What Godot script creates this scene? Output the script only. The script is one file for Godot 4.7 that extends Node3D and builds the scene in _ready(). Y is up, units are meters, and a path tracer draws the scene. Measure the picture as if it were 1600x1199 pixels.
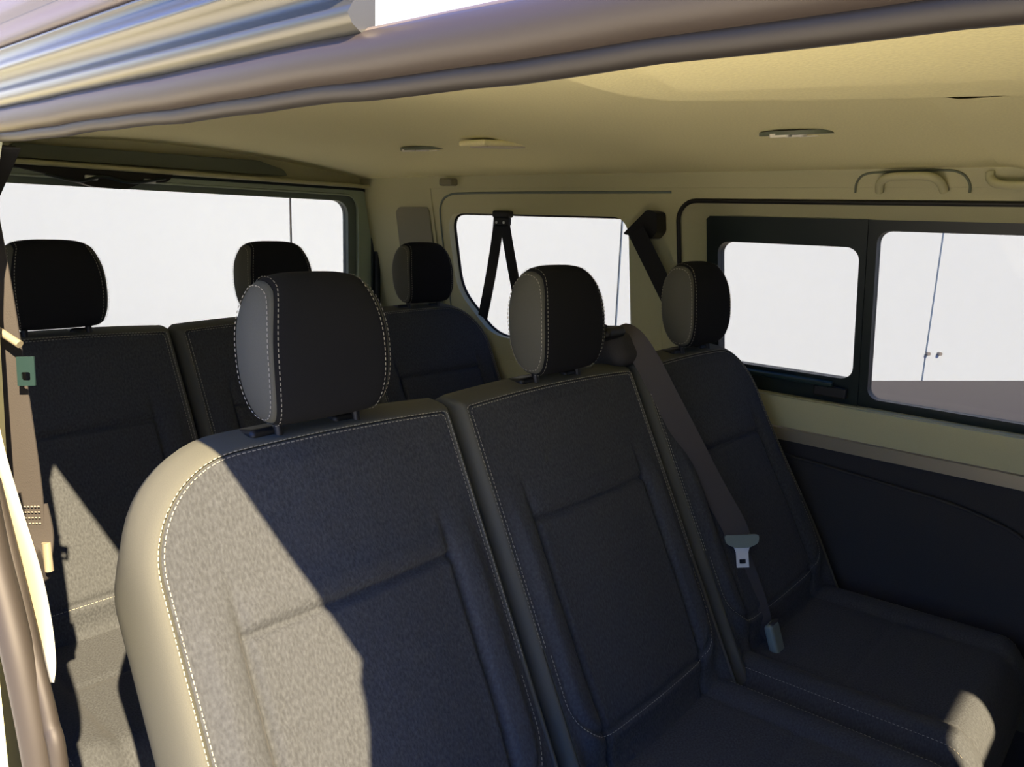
extends Node3D
# Interior of a passenger van seen through its open side door: x forward, y up, z towards the open door.

var M := {}
var noise := FastNoiseLite.new()
var used := {}
var flare := 0.0   # how much the seat being made widens towards its base on the far side

# ------------------------------------------------------------------ mesh builder
class MB:
	var v := PackedVector3Array()
	var n := PackedVector3Array()
	var idx := PackedInt32Array()

	func tri(a: Vector3, b: Vector3, c: Vector3, facing := Vector3.ZERO) -> void:
		var nn := (c - a).cross(b - a)
		if nn.length() < 1e-14:
			return
		nn = nn.normalized()
		if facing != Vector3.ZERO and nn.dot(facing) < 0.0:
			var t := b
			b = c
			c = t
			nn = -nn
		var k := v.size()
		v.append(a); v.append(b); v.append(c)
		n.append(nn); n.append(nn); n.append(nn)
		idx.append(k); idx.append(k + 1); idx.append(k + 2)

	func quad(a: Vector3, b: Vector3, c: Vector3, d: Vector3, facing := Vector3.ZERO) -> void:
		tri(a, b, c, facing)
		tri(a, c, d, facing)

	# smooth grid of points; inside: a point that the surface faces away from
	func grid(rows: Array, inside: Vector3, wrap := false) -> void:
		var h := rows.size()
		var first: PackedVector3Array = rows[0]
		var w := first.size()
		var base := v.size()
		var pts := PackedVector3Array()
		for r in rows:
			pts.append_array(r)
		var nn := PackedVector3Array()
		nn.resize(pts.size())
		var tris := PackedInt32Array()
		var total := 0.0
		var wl := w if wrap else w - 1
		for i in h - 1:
			for j in wl:
				var a := i * w + j
				var b := i * w + (j + 1) % w
				var c := (i + 1) * w + (j + 1) % w
				var d := (i + 1) * w + j
				for t in [[a, b, c], [a, c, d]]:
					var p0 := pts[t[0]]
					var cr := (pts[t[2]] - p0).cross(pts[t[1]] - p0)
					nn[t[0]] += cr
					nn[t[1]] += cr
					nn[t[2]] += cr
					total += cr.dot(p0 - inside)
					tris.append(t[0]); tris.append(t[1]); tris.append(t[2])
		var flip := total < 0.0
		for i in pts.size():
			nn[i] = (-nn[i] if flip else nn[i]).normalized()
		v.append_array(pts)
		n.append_array(nn)
		for i in range(0, tris.size(), 3):
			idx.append(base + tris[i])
			idx.append(base + (tris[i + 2] if flip else tris[i + 1]))
			idx.append(base + (tris[i + 1] if flip else tris[i + 2]))

	# box with rounded edges
	func rbox(c: Vector3, s: Vector3, r: float, seg := 3, bs := Basis.IDENTITY) -> void:
		var hs := s * 0.5
		r = minf(r, minf(hs.x, minf(hs.y, hs.z)) * 0.999)
		var inner := hs - Vector3(r, r, r)
		var ts := []
		for k in seg + 1:
			ts.append(tan(PI / 4 * (float(k) / seg - 1.0)))
		for ax in 3:
			for sg in [-1.0, 1.0]:
				var rows := []
				var a1 := (ax + 1) % 3
				var a2 := (ax + 2) % 3
				var us := []
				for q in [-1.0, 1.0]:
					for k in seg + 1:
						us.append([q, ts[k] if q < 0 else -ts[seg - k]])
				var base := v.size()
				for uu in us:
					for ww in us:
						var q := Vector3.ZERO
						var d := Vector3.ZERO
						q[ax] = sg * inner[ax]
						d[ax] = sg
						q[a1] = uu[0] * inner[a1]
						d[a1] = uu[1]
						q[a2] = ww[0] * inner[a2]
						d[a2] = ww[1]
						d = d.normalized()
						v.append(c + bs * (q + d * r))
						n.append(bs * d)
				var w := us.size()
				for i in w - 1:
					for j in w - 1:
						var p := [base + i * w + j, base + i * w + j + 1, base + (i + 1) * w + j + 1, base + (i + 1) * w + j]
						for t in [[0, 1, 2], [0, 2, 3]]:
							var A: int = p[t[0]]
							var B: int = p[t[1]]
							var C: int = p[t[2]]
							var cr := (v[C] - v[A]).cross(v[B] - v[A])
							if cr.dot(n[A] + n[B] + n[C]) < 0:
								var tmp := B
								B = C
								C = tmp
							idx.append(A); idx.append(B); idx.append(C)

	func tube(path: Array, r: float, sides := 10, cap := true) -> void:
		var rows := []
		var up := Vector3.UP
		var m := path.size()
		var prev := Vector3.ZERO
		for i in m:
			var t: Vector3 = (path[mini(i + 1, m - 1)] - path[maxi(i - 1, 0)]).normalized()
			var a := up if absf(t.dot(up)) < 0.95 else Vector3.RIGHT
			var e1 := t.cross(a).normalized() if prev == Vector3.ZERO else (prev - t * prev.dot(t)).normalized()
			prev = e1
			var e2 := t.cross(e1)
			var row := PackedVector3Array()
			for k in sides:
				var an := TAU * k / sides
				row.append(path[i] + (e1 * cos(an) + e2 * sin(an)) * r)
			rows.append(row)
		# orient each tube by its own rings
		var mid: Vector3 = path[0]
		var before := idx.size()
		grid(rows, mid, true)
		var A := v[idx[before]]
		var ring: Vector3 = path[0]
		if n[idx[before]].dot(A - ring) < 0:
			for i in range(before, idx.size(), 3):
				var t2 := idx[i + 1]
				idx[i + 1] = idx[i + 2]
				idx[i + 2] = t2
			for i in range(v.size() - rows.size() * sides, v.size()):
				n[i] = -n[i]
		if cap:
			for e in [0, m - 1]:
				var dir: Vector3 = (path[0] - path[1]) if e == 0 else (path[m - 1] - path[m - 2])
				for k in sides:
					tri(path[e], rows[e][k], rows[e][(k + 1) % sides], dir)

	# strap: path, width direction at each point, width, thickness
	func ribbon(path: Array, wd: Array, width: float, th: float) -> void:
		var m := path.size()
		var loops := []
		for i in m:
			var t: Vector3 = (path[mini(i + 1, m - 1)] - path[maxi(i - 1, 0)]).normalized()
			var w: Vector3 = wd[mini(i, wd.size() - 1)]
			w = (w - t * w.dot(t)).normalized()
			var nn := t.cross(w)
			loops.append([path[i] - w * width / 2 - nn * th / 2, path[i] + w * width / 2 - nn * th / 2, path[i] + w * width / 2 + nn * th / 2, path[i] - w * width / 2 + nn * th / 2, nn, w])
		for side in 4:
			var rows := []
			for i in m:
				rows.append(PackedVector3Array([loops[i][side], loops[i][(side + 1) % 4]]))
			grid(rows, (path[m / 2] as Vector3) if side in [1, 3] else (path[m / 2] as Vector3))
			# make this face look outwards at its first row
			var mid: Vector3 = (loops[0][side] + loops[0][(side + 1) % 4]) / 2
			var k := v.size() - m * 2
			if n[k].dot(mid - path[0]) < 0:
				for i in range(k, v.size()):
					n[i] = -n[i]
				for i in range(idx.size() - (m - 1) * 6, idx.size(), 3):
					var t2 := idx[i + 1]
					idx[i + 1] = idx[i + 2]
					idx[i + 2] = t2
		for e in [0, m - 1]:
			var L: Array = loops[e]
			var dir: Vector3 = (path[0] - path[1]) if e == 0 else (path[m - 1] - path[m - 2])
			quad(L[0], L[1], L[2], L[3], dir)

	# flat polygon in the frame f(u, v, depth), between depths d0 (front) and d1 (back)
	func plate(poly: PackedVector2Array, f: Callable, d0: float, d1: float, sides := true) -> void:
		var t := Geometry2D.triangulate_polygon(poly)
		var c := Vector2.ZERO
		for p in poly:
			c += p
		c /= poly.size()
		var facing: Vector3 = f.call(c.x, c.y, d0) - f.call(c.x, c.y, d1)
		for i in range(0, t.size(), 3):
			tri(f.call(poly[t[i]].x, poly[t[i]].y, d0), f.call(poly[t[i + 1]].x, poly[t[i + 1]].y, d0), f.call(poly[t[i + 2]].x, poly[t[i + 2]].y, d0), facing)
			tri(f.call(poly[t[i]].x, poly[t[i]].y, d1), f.call(poly[t[i + 1]].x, poly[t[i + 1]].y, d1), f.call(poly[t[i + 2]].x, poly[t[i + 2]].y, d1), -facing)
		if sides:
			rim(poly, f, d0, d1, true)

	# wall of a closed outline between two depths; outward: it faces out of the outline
	func rim(poly: PackedVector2Array, f: Callable, d0: float, d1: float, outward: bool) -> void:
		var cw := 1.0 if Geometry2D.is_polygon_clockwise(poly) else -1.0
		for i in poly.size():
			var a := poly[i]
			var b := poly[(i + 1) % poly.size()]
			var e := (b - a).normalized()
			var o := Vector2(-e.y, e.x) * cw * 0.001
			if not outward:
				o = -o
			# which side is outside: test
			var mid := (a + b) / 2
			if Geometry2D.is_point_in_polygon(mid + o, poly) == outward:
				o = -o
			var dir: Vector3 = f.call(mid.x + o.x, mid.y + o.y, d0) - f.call(mid.x, mid.y, d0)
			quad(f.call(a.x, a.y, d0), f.call(b.x, b.y, d0), f.call(b.x, b.y, d1), f.call(a.x, a.y, d1), dir)

	# rectangle r with a hole (outline), front at d0, back at d1
	func holed(r: Rect2, hole: PackedVector2Array, f: Callable, d0: float, d1: float) -> void:
		var li := 0
		var ri := 0
		for i in hole.size():
			if hole[i].x < hole[li].x - 1e-6: li = i
			if hole[i].x > hole[ri].x + 1e-6: ri = i
		var m := hole.size()
		var c1 := PackedVector2Array()
		var k := li
		while true:
			c1.append(hole[k])
			if k == ri: break
			k = (k + 1) % m
		var c2 := PackedVector2Array()
		k = ri
		while true:
			c2.append(hole[k])
			if k == li: break
			k = (k + 1) % m
		var avg1 := 0.0
		for p in c1: avg1 += p.y / c1.size()
		var avg2 := 0.0
		for p in c2: avg2 += p.y / c2.size()
		var upper := c1
		var lower := c2
		if avg1 < avg2:
			upper = c2
			lower = c1
			upper.reverse()   # now li -> ri
			lower = c1
			lower.reverse()   # ri -> li
		# upper runs left to right, lower right to left
		var x0 := r.position.x
		var x1 := r.end.x
		var y0 := r.position.y
		var y1 := r.end.y
		var A := PackedVector2Array([Vector2(x0, upper[0].y)])
		A.append_array(upper)
		A.append_array([Vector2(x1, upper[upper.size() - 1].y), Vector2(x1, y1), Vector2(x0, y1)])
		var B := PackedVector2Array([Vector2(x1, lower[0].y)])
		B.append_array(lower)
		B.append_array([Vector2(x0, lower[lower.size() - 1].y), Vector2(x0, y0), Vector2(x1, y0)])
		plate(A, f, d0, d1, false)
		plate(B, f, d0, d1, false)
		rim(hole, f, d0, d1, false)
		rim(PackedVector2Array([Vector2(x0, y0), Vector2(x1, y0), Vector2(x1, y1), Vector2(x0, y1)]), f, d0, d1, true)

	# ring between two outlines with the same number of points, each at its depth
	func ring(a: PackedVector2Array, da: float, b: PackedVector2Array, db: float, f: Callable, facing: Vector3) -> void:
		for i in a.size():
			var j := (i + 1) % a.size()
			quad(f.call(a[i].x, a[i].y, da), f.call(a[j].x, a[j].y, da), f.call(b[j].x, b[j].y, db), f.call(b[i].x, b[i].y, db), facing)

	# thread dashes along a path
	func stitches(path: Array, up: Array, step: float, share: float, r: float) -> void:
		var acc := 0.0
		var i := 0
		var total := 0.0
		var cum := [0.0]
		for k in path.size() - 1:
			total += (path[k + 1] - path[k]).length()
			cum.append(total)
		var s := 0.0
		while s + step * share < total:
			var pa := at_len(path, cum, s)
			var pb := at_len(path, cum, s + step * share)
			while i < cum.size() - 2 and cum[i + 1] < s:
				i += 1
			var u: Vector3 = up[mini(i, up.size() - 1)]
			var t := (pb - pa).normalized()
			var w := t.cross(u).normalized() * r
			var top := (pa + pb) / 2 + u * r * 1.3
			var e := u * r * 0.25
			quad(pa + w + e, pb + w + e, top + w * 0.4, top + w * 0.4, u)
			quad(pa - w + e, pb - w + e, top - w * 0.4, top - w * 0.4, u)
			quad(pa - w + e, pa + w + e, top + w * 0.4, top - w * 0.4, u)
			quad(pb - w + e, pb + w + e, top + w * 0.4, top - w * 0.4, u)
			s += step
			acc += step

	func at_len(path: Array, cum: Array, s: float) -> Vector3:
		for k in cum.size() - 1:
			if cum[k + 1] >= s:
				var l: float = cum[k + 1] - cum[k]
				return path[k].lerp(path[k + 1], 0.0 if l < 1e-9 else (s - cum[k]) / l)
		return path[path.size() - 1]

	func mesh() -> ArrayMesh:
		var a := []
		a.resize(Mesh.ARRAY_MAX)
		a[Mesh.ARRAY_VERTEX] = v
		a[Mesh.ARRAY_NORMAL] = n
		a[Mesh.ARRAY_INDEX] = idx
		var m := ArrayMesh.new()
		m.add_surface_from_arrays(Mesh.PRIMITIVE_TRIANGLES, a)
		return m

# ------------------------------------------------------------------ scene helpers
func numbered(called: String) -> String:
	if not used.has(called):
		used[called] = 0
		return called
	used[called] += 1
	return "%s_%03d" % [called, used[called]]

func obj(called: String, mb: MB, m: Material, parent: Node) -> MeshInstance3D:
	var o := MeshInstance3D.new()
	o.name = called
	o.mesh = mb.mesh()
	o.material_override = m
	o.cast_shadow = GeometryInstance3D.SHADOW_CASTING_SETTING_ON
	parent.add_child(o, true)
	return o

func thing(called: String, label: String, category: String, at := Vector3.ZERO, group := "") -> Node3D:
	var o := Node3D.new()
	o.name = numbered(called)
	add_child(o)
	o.position = at
	o.set_meta("label", label)
	o.set_meta("category", category)
	if group != "":
		o.set_meta("group", group)
	return o

func sewn(mb: MB, parent: Node) -> void:
	obj("stitching", mb, M.thread, parent).set_meta("kind", "stuff")

func struct(called: String, label := "") -> Node3D:
	var o := Node3D.new()
	o.name = called
	add_child(o)
	o.set_meta("kind", "structure")
	if label != "":
		o.set_meta("label", label)
	return o

func rrect(x0: float, y0: float, x1: float, y1: float, r: float, seg := 8) -> PackedVector2Array:
	var p := PackedVector2Array()
	for c in [[x0 + r, y0 + r, PI], [x1 - r, y0 + r, 1.5 * PI], [x1 - r, y1 - r, 0.0], [x0 + r, y1 - r, 0.5 * PI]]:
		for k in seg + 1:
			var a: float = c[2] + PI / 2 * k / seg
			p.append(Vector2(c[0] + r * cos(a), c[1] + r * sin(a)))
	return p

# polygon with rounded corners
func rpoly(c: Array, r: float, seg := 6) -> PackedVector2Array:
	var p := PackedVector2Array()
	var m := c.size()
	for i in m:
		var a: Vector2 = c[(i + m - 1) % m]
		var b: Vector2 = c[i]
		var d: Vector2 = c[(i + 1) % m]
		var rr := minf(r, minf((a - b).length(), (d - b).length()) * 0.45)
		var s := b + (a - b).normalized() * rr
		var e := b + (d - b).normalized() * rr
		for k in seg + 1:
			var t := float(k) / seg
			p.append(s.lerp(b, t).lerp(b.lerp(e, t), t))
	return p

func spline(pts: Array, seg := 8) -> Array:
	var out := []
	var m := pts.size()
	for i in m - 1:
		for k in seg:
			var t := float(k) / seg
			var p0: Vector3 = pts[maxi(i - 1, 0)]
			var p3: Vector3 = pts[mini(i + 2, m - 1)]
			out.append((pts[i] as Vector3).cubic_interpolate(pts[i + 1], p0, p3, t))
	out.append(pts[m - 1])
	return out

func sm(a: float, b: float, x: float) -> float:
	var t := clampf((x - a) / (b - a), 0.0, 1.0)
	return t * t * (3.0 - 2.0 * t)

func lin(r: float, g: float, b: float) -> Color:
	return Color(r, g, b).linear_to_srgb()

func mat(c: Color, rough := 0.6, metal := 0.0) -> StandardMaterial3D:
	var m := StandardMaterial3D.new()
	m.albedo_color = c
	m.roughness = rough
	m.metallic = metal
	return m

# grain: a noise picture that varies a material's tone between lo and hi and roughens its surface
func grained(c: Color, rough: float, freq: float, lo: float, hi: float, per_metre: float, relief: float, stretch := 1.0, seed_ := 3) -> StandardMaterial3D:
	var m := mat(Color.WHITE, rough)
	var nz := FastNoiseLite.new()
	nz.seed = seed_
	nz.noise_type = FastNoiseLite.TYPE_SIMPLEX_SMOOTH
	nz.frequency = freq
	nz.fractal_octaves = 4
	var im := nz.get_seamless_image(256, 256)
	im.convert(Image.FORMAT_RGB8)
	var h := im.duplicate() as Image
	for y in 256:
		for x in 256:
			var k := lerpf(lo, hi, im.get_pixel(x, y).r)
			im.set_pixel(x, y, Color(clampf(c.r * k, 0, 1), clampf(c.g * k, 0, 1), clampf(c.b * k, 0, 1)))
	m.albedo_texture = ImageTexture.create_from_image(im)
	m.uv1_triplanar = true
	m.uv1_scale = Vector3(per_metre, per_metre * stretch, per_metre)
	if relief > 0.0:
		h.bump_map_to_normal_map(2.0)
		m.normal_enabled = true
		m.normal_scale = relief
		m.normal_texture = ImageTexture.create_from_image(h)
	return m

func make_materials() -> void:
	M.fabric = grained(Color(0.248, 0.258, 0.268), 0.95, 0.06, 0.80, 1.20, 15.0, 0.9, 0.55, 11)
	M.fabric.rim_enabled = true
	M.fabric.rim = 0.1
	M.trim_cloth = grained(Color(0.325, 0.328, 0.30), 0.75, 0.2, 0.95, 1.05, 14.0, 0.15, 1.0, 5)
	M.thread = mat(Color(0.56, 0.55, 0.50), 0.8)
	M.headliner = grained(Color(0.92, 0.895, 0.69), 0.95, 0.09, 0.97, 1.03, 8.0, 0.2, 1.0, 7)
	M.plastic = grained(Color(0.74, 0.735, 0.58), 0.6, 0.1, 0.98, 1.02, 12.0, 0.12, 1.0, 9)
	M.plastic_green = mat(Color(0.40, 0.43, 0.36), 0.55)
	M.cream = mat(Color(0.74, 0.71, 0.62), 0.5)
	M.frame_dark = mat(Color(0.10, 0.15, 0.15), 0.45)
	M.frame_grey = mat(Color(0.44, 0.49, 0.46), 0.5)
	M.jamb = mat(Color(0.66, 0.72, 0.64), 0.5)
	M.black = mat(Color(0.045, 0.05, 0.055), 0.5)
	M.rubber = mat(Color(0.205, 0.18, 0.165), 0.5)
	M.rubber_dark = mat(Color(0.10, 0.085, 0.075), 0.55)
	M.card = grained(Color(0.235, 0.235, 0.24), 0.7, 0.12, 0.92, 1.08, 12.0, 0.3, 1.0, 13)
	M.belt = grained(Color(0.235, 0.222, 0.215), 0.6, 0.25, 0.92, 1.08, 30.0, 0.3, 0.2, 15)
	M.metal = mat(Color(0.88, 0.9, 0.9), 0.35, 0.25)
	M.strip = mat(Color(0.60, 0.57, 0.49), 0.35, 0.25)
	M.paint = mat(Color(0.36, 0.36, 0.33), 0.33, 0.7)
	M.paint.clearcoat_enabled = true
	M.paint.clearcoat = 0.3
	M.paint_dark = mat(Color(0.36, 0.33, 0.32), 0.5)  # on the roof edge this tone stands in for a reflection
	M.cover = mat(Color(0.50, 0.49, 0.40), 0.6)
	M.rubber_light = mat(Color(0.18, 0.162, 0.142), 0.6)
	M.fabric_plain = grained(Color(0.125, 0.13, 0.14), 0.95, 0.2, 0.9, 1.1, 16.0, 0.3, 1.0, 23)
	M.knob = mat(Color(0.55, 0.55, 0.56), 0.4)
	M.dull_pale = mat(Color(0.76, 0.72, 0.62), 0.4)
	for k in ["fabric", "fabric_plain", "trim_cloth", "card"]:
		M[k].metallic_specular = 0.2
	M.floor = grained(Color(0.16, 0.16, 0.165), 0.9, 0.1, 0.9, 1.1, 10.0, 0.3, 1.0, 17)
	M.glass = mat(Color(0.02, 0.045, 0.04), 0.03)
	M.glass.transparency = BaseMaterial3D.TRANSPARENCY_ALPHA
	M.glass.albedo_color.a = 0.56
	M.glass.metallic_specular = 0.2
	M.white_wall = mat(Color(0.815, 0.88, 0.955), 0.8)
	M.joint = mat(Color(0.35, 0.35, 0.36), 0.8)
	M.bounce_pale = grained(Color(0.90, 0.88, 0.78), 0.9, 0.05, 0.96, 1.04, 0.9, 0.0, 1.0, 29)  # very pale, so the added pad throws sunlight upwards
	M.ground = grained(Color(0.315, 0.315, 0.335), 0.9, 0.05, 0.96, 1.04, 0.7, 0.0, 1.0, 19)
	M.pale_inset = mat(Color(0.93, 0.92, 0.86), 0.3)
	M.teal = mat(Color(0.14, 0.22, 0.22), 0.4)

# ------------------------------------------------------------------ walls of the van
func zw(y: float) -> float:
	return 0.80 - 0.2083 * (y - 0.8) if y > 0.8 else 0.80 + 0.02 * (0.8 - y)

func wl(x: float, y: float, o: float) -> Vector3:
	return Vector3(x, y, -zw(y) + o)

func wr(x: float, y: float, o: float) -> Vector3:
	return Vector3(x, y, zw(y) - o)

func rear(z: float, y: float, o: float) -> Vector3:
	return Vector3(-1.40 + o, y, z)

func rc(x0: float, y0: float, x1: float, y1: float) -> PackedVector2Array:
	return PackedVector2Array([Vector2(x0, y0), Vector2(x1, y0), Vector2(x1, y1), Vector2(x0, y1)])

func ceil_y(z: float) -> float:
	var t := z / 0.69
	return 1.392 - (0.05 if z < 0 else 0.102) * t * t

func _ready() -> void:
	noise.seed = 4
	noise.frequency = 1.0
	# ---- camera
	var cam := Camera3D.new()
	cam.name = "camera"
	add_child(cam)
	var yaw := 0.71511843
	var pitch := -0.20480915
	var roll := 0.03645285
	var fwd := Vector3(-sin(yaw) * cos(pitch), sin(pitch), -cos(yaw) * cos(pitch))
	var rt := fwd.cross(Vector3.UP).normalized()
	var up := rt.cross(fwd)
	var rt2 := rt * cos(roll) + up * sin(roll)
	var up2 := -rt * sin(roll) + up * cos(roll)
	cam.transform = Transform3D(Basis(rt2, up2, -fwd), Vector3(0.75382694, 1.21421329, 0.97863795))
	cam.fov = rad_to_deg(2.0 * atan(599.5 / 1211.65))
	cam.near = 0.02
	cam.far = 100.0
	cam.current = true
	# ---- sky, sun, exposure
	var we := WorldEnvironment.new()
	we.name = "environment"
	var env := Environment.new()
	env.background_mode = Environment.BG_SKY
	var sky := Sky.new()
	var psm := ProceduralSkyMaterial.new()
	psm.sky_top_color = Color(0.28, 0.49, 0.90)
	psm.sky_horizon_color = Color(0.68, 0.80, 0.92)
	psm.ground_horizon_color = Color(0.55, 0.55, 0.54)
	psm.ground_bottom_color = Color(0.45, 0.45, 0.44)
	psm.sun_angle_max = 0.0
	psm.sky_energy_multiplier = 1.4
	sky.sky_material = psm
	env.sky = sky
	env.tonemap_mode = Environment.TONE_MAPPER_LINEAR
	env.tonemap_exposure = 1.42
	env.sdfgi_enabled = true
	env.ssao_enabled = true
	env.ssil_enabled = true
	we.environment = env
	add_child(we)
	var sun := DirectionalLight3D.new()
	sun.name = "sun"
	var to_sun := Vector3(2.8, 2.45, 1.0).normalized()
	sun.transform = Transform3D(Basis.looking_at(-to_sun, Vector3.UP), Vector3(3, 4, 2))
	sun.light_color = Color(1.0, 0.90, 0.74)
	sun.light_energy = 5.6
	sun.light_angular_distance = 0.6
	sun.shadow_enabled = true
	add_child(sun)

	make_materials()
	build_outside()
	build_shell()
	build_wall_left()
	build_wall_right()
	build_rear()
	build_seats()
	build_belts()
	build_ceiling_details()

# ------------------------------------------------------------------ outside
func build_outside() -> void:
	var g := struct("ground", "grey paved ground outside the van")
	var mb := MB.new()
	mb.rbox(Vector3(0, -0.67, 0), Vector3(60, 0.1, 60), 0.01, 1)
	obj("paving", mb, M.ground, g)
	# unseen pale pad, added to bounce sunlight up onto the ceiling
	mb = MB.new()
	mb.rbox(Vector3(1.0, -0.645, 2.0), Vector3(14, 0.06, 12.0), 0.01, 1)
	obj("bounce_pad", mb, M.bounce_pale, g)
	# white wall behind the van, of panels with narrow upright joints
	var w := struct("wall_background", "white panelled wall behind the van")
	var d := Vector3(0.625, 0, -0.7807)
	var n := Vector3(0.7807, 0, 0.625)
	var A := Vector3(-2.239, -0.62, -9.447)
	var joints := [-22.1, -18.35, -14.6, -10.85, -7.15, -3.42, 0.79, 4.6, 8.4, 12.2]
	var f := func(u: float, v: float, o: float) -> Vector3: return A + d * u + Vector3.UP * v + n * o
	for i in joints.size() - 1:
		mb = MB.new()
		mb.plate(rc(joints[i] + 0.012, 0.0, joints[i + 1] - 0.012, 6.2), f, 0.0, -0.05)
		obj("panel", mb, M.white_wall, w)
	mb = MB.new()
	mb.plate(rc(joints[0], 0.0, joints[joints.size() - 1], 6.2), f, -0.05, -0.1)
	obj("backing", mb, M.joint, w)
	for s in [-0.085, 0.085]:
		mb = MB.new()
		var c: Vector3 = f.call(0.79 + 0.10 + s, 0.36, 0.0)
		mb.tube([c, c + n * 0.035, c + n * 0.045], 0.024, 14)
		obj("knob", mb, M.knob, w)

# ------------------------------------------------------------------ floor, ceiling, front
func build_shell() -> void:
	var fl := struct("floor", "dark carpeted van floor")
	var mb := MB.new()
	mb.rbox(Vector3(0.1, -0.03, 0), Vector3(3.2, 0.06, 1.72), 0.005, 1)
	obj("carpet", mb, M.floor, fl)
	var ce := struct("ceiling", "pale fabric headliner of the van")
	var rows_in := []
	var rows_out := []
	for i in 33:
		var x := -1.46 + 3.07 * i / 32
		var a := PackedVector3Array()
		var b := PackedVector3Array()
		for k in 41:
			var z := -0.70 + 1.40 * k / 40
			var y := ceil_y(z)
			# shallow sag towards the tailgate
			y -= 0.004 * sm(-1.0, -1.42, x)
			a.append(Vector3(x, y, z))
			b.append(Vector3(x, y + 0.012, z))
		rows_in.append(a)
		rows_out.append(b)
	mb = MB.new()
	mb.grid(rows_in, Vector3(0, 20, 0))
	obj("headliner", mb, M.headliner, ce)
	mb = MB.new()
	mb.grid(rows_out, Vector3(0, -20, 0))
	for e in [0, 40]:
		for i in 32:
			mb.quad(rows_in[i][e], rows_in[i + 1][e], rows_out[i + 1][e], rows_out[i][e], Vector3(0, 0, 1 if e else -1))
	obj("roof_skin", mb, M.paint_dark, ce)
	# unseen panel added ahead; its slot shapes one sun patch on the bench
	var fr := struct("sun_slot_wall", "added unseen panel whose slot shapes a patch of sun")
	var f := func(u: float, v: float, o: float) -> Vector3: return Vector3(1.60 - o, v, u)
	mb = MB.new()
	mb.holed(Rect2(-0.86, -0.03, 1.72, 1.425), rrect(-0.085, 1.27, 0.10, 1.372, 0.02), f, 0.0, -0.02)
	obj("panel", mb, M.card, fr)

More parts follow.
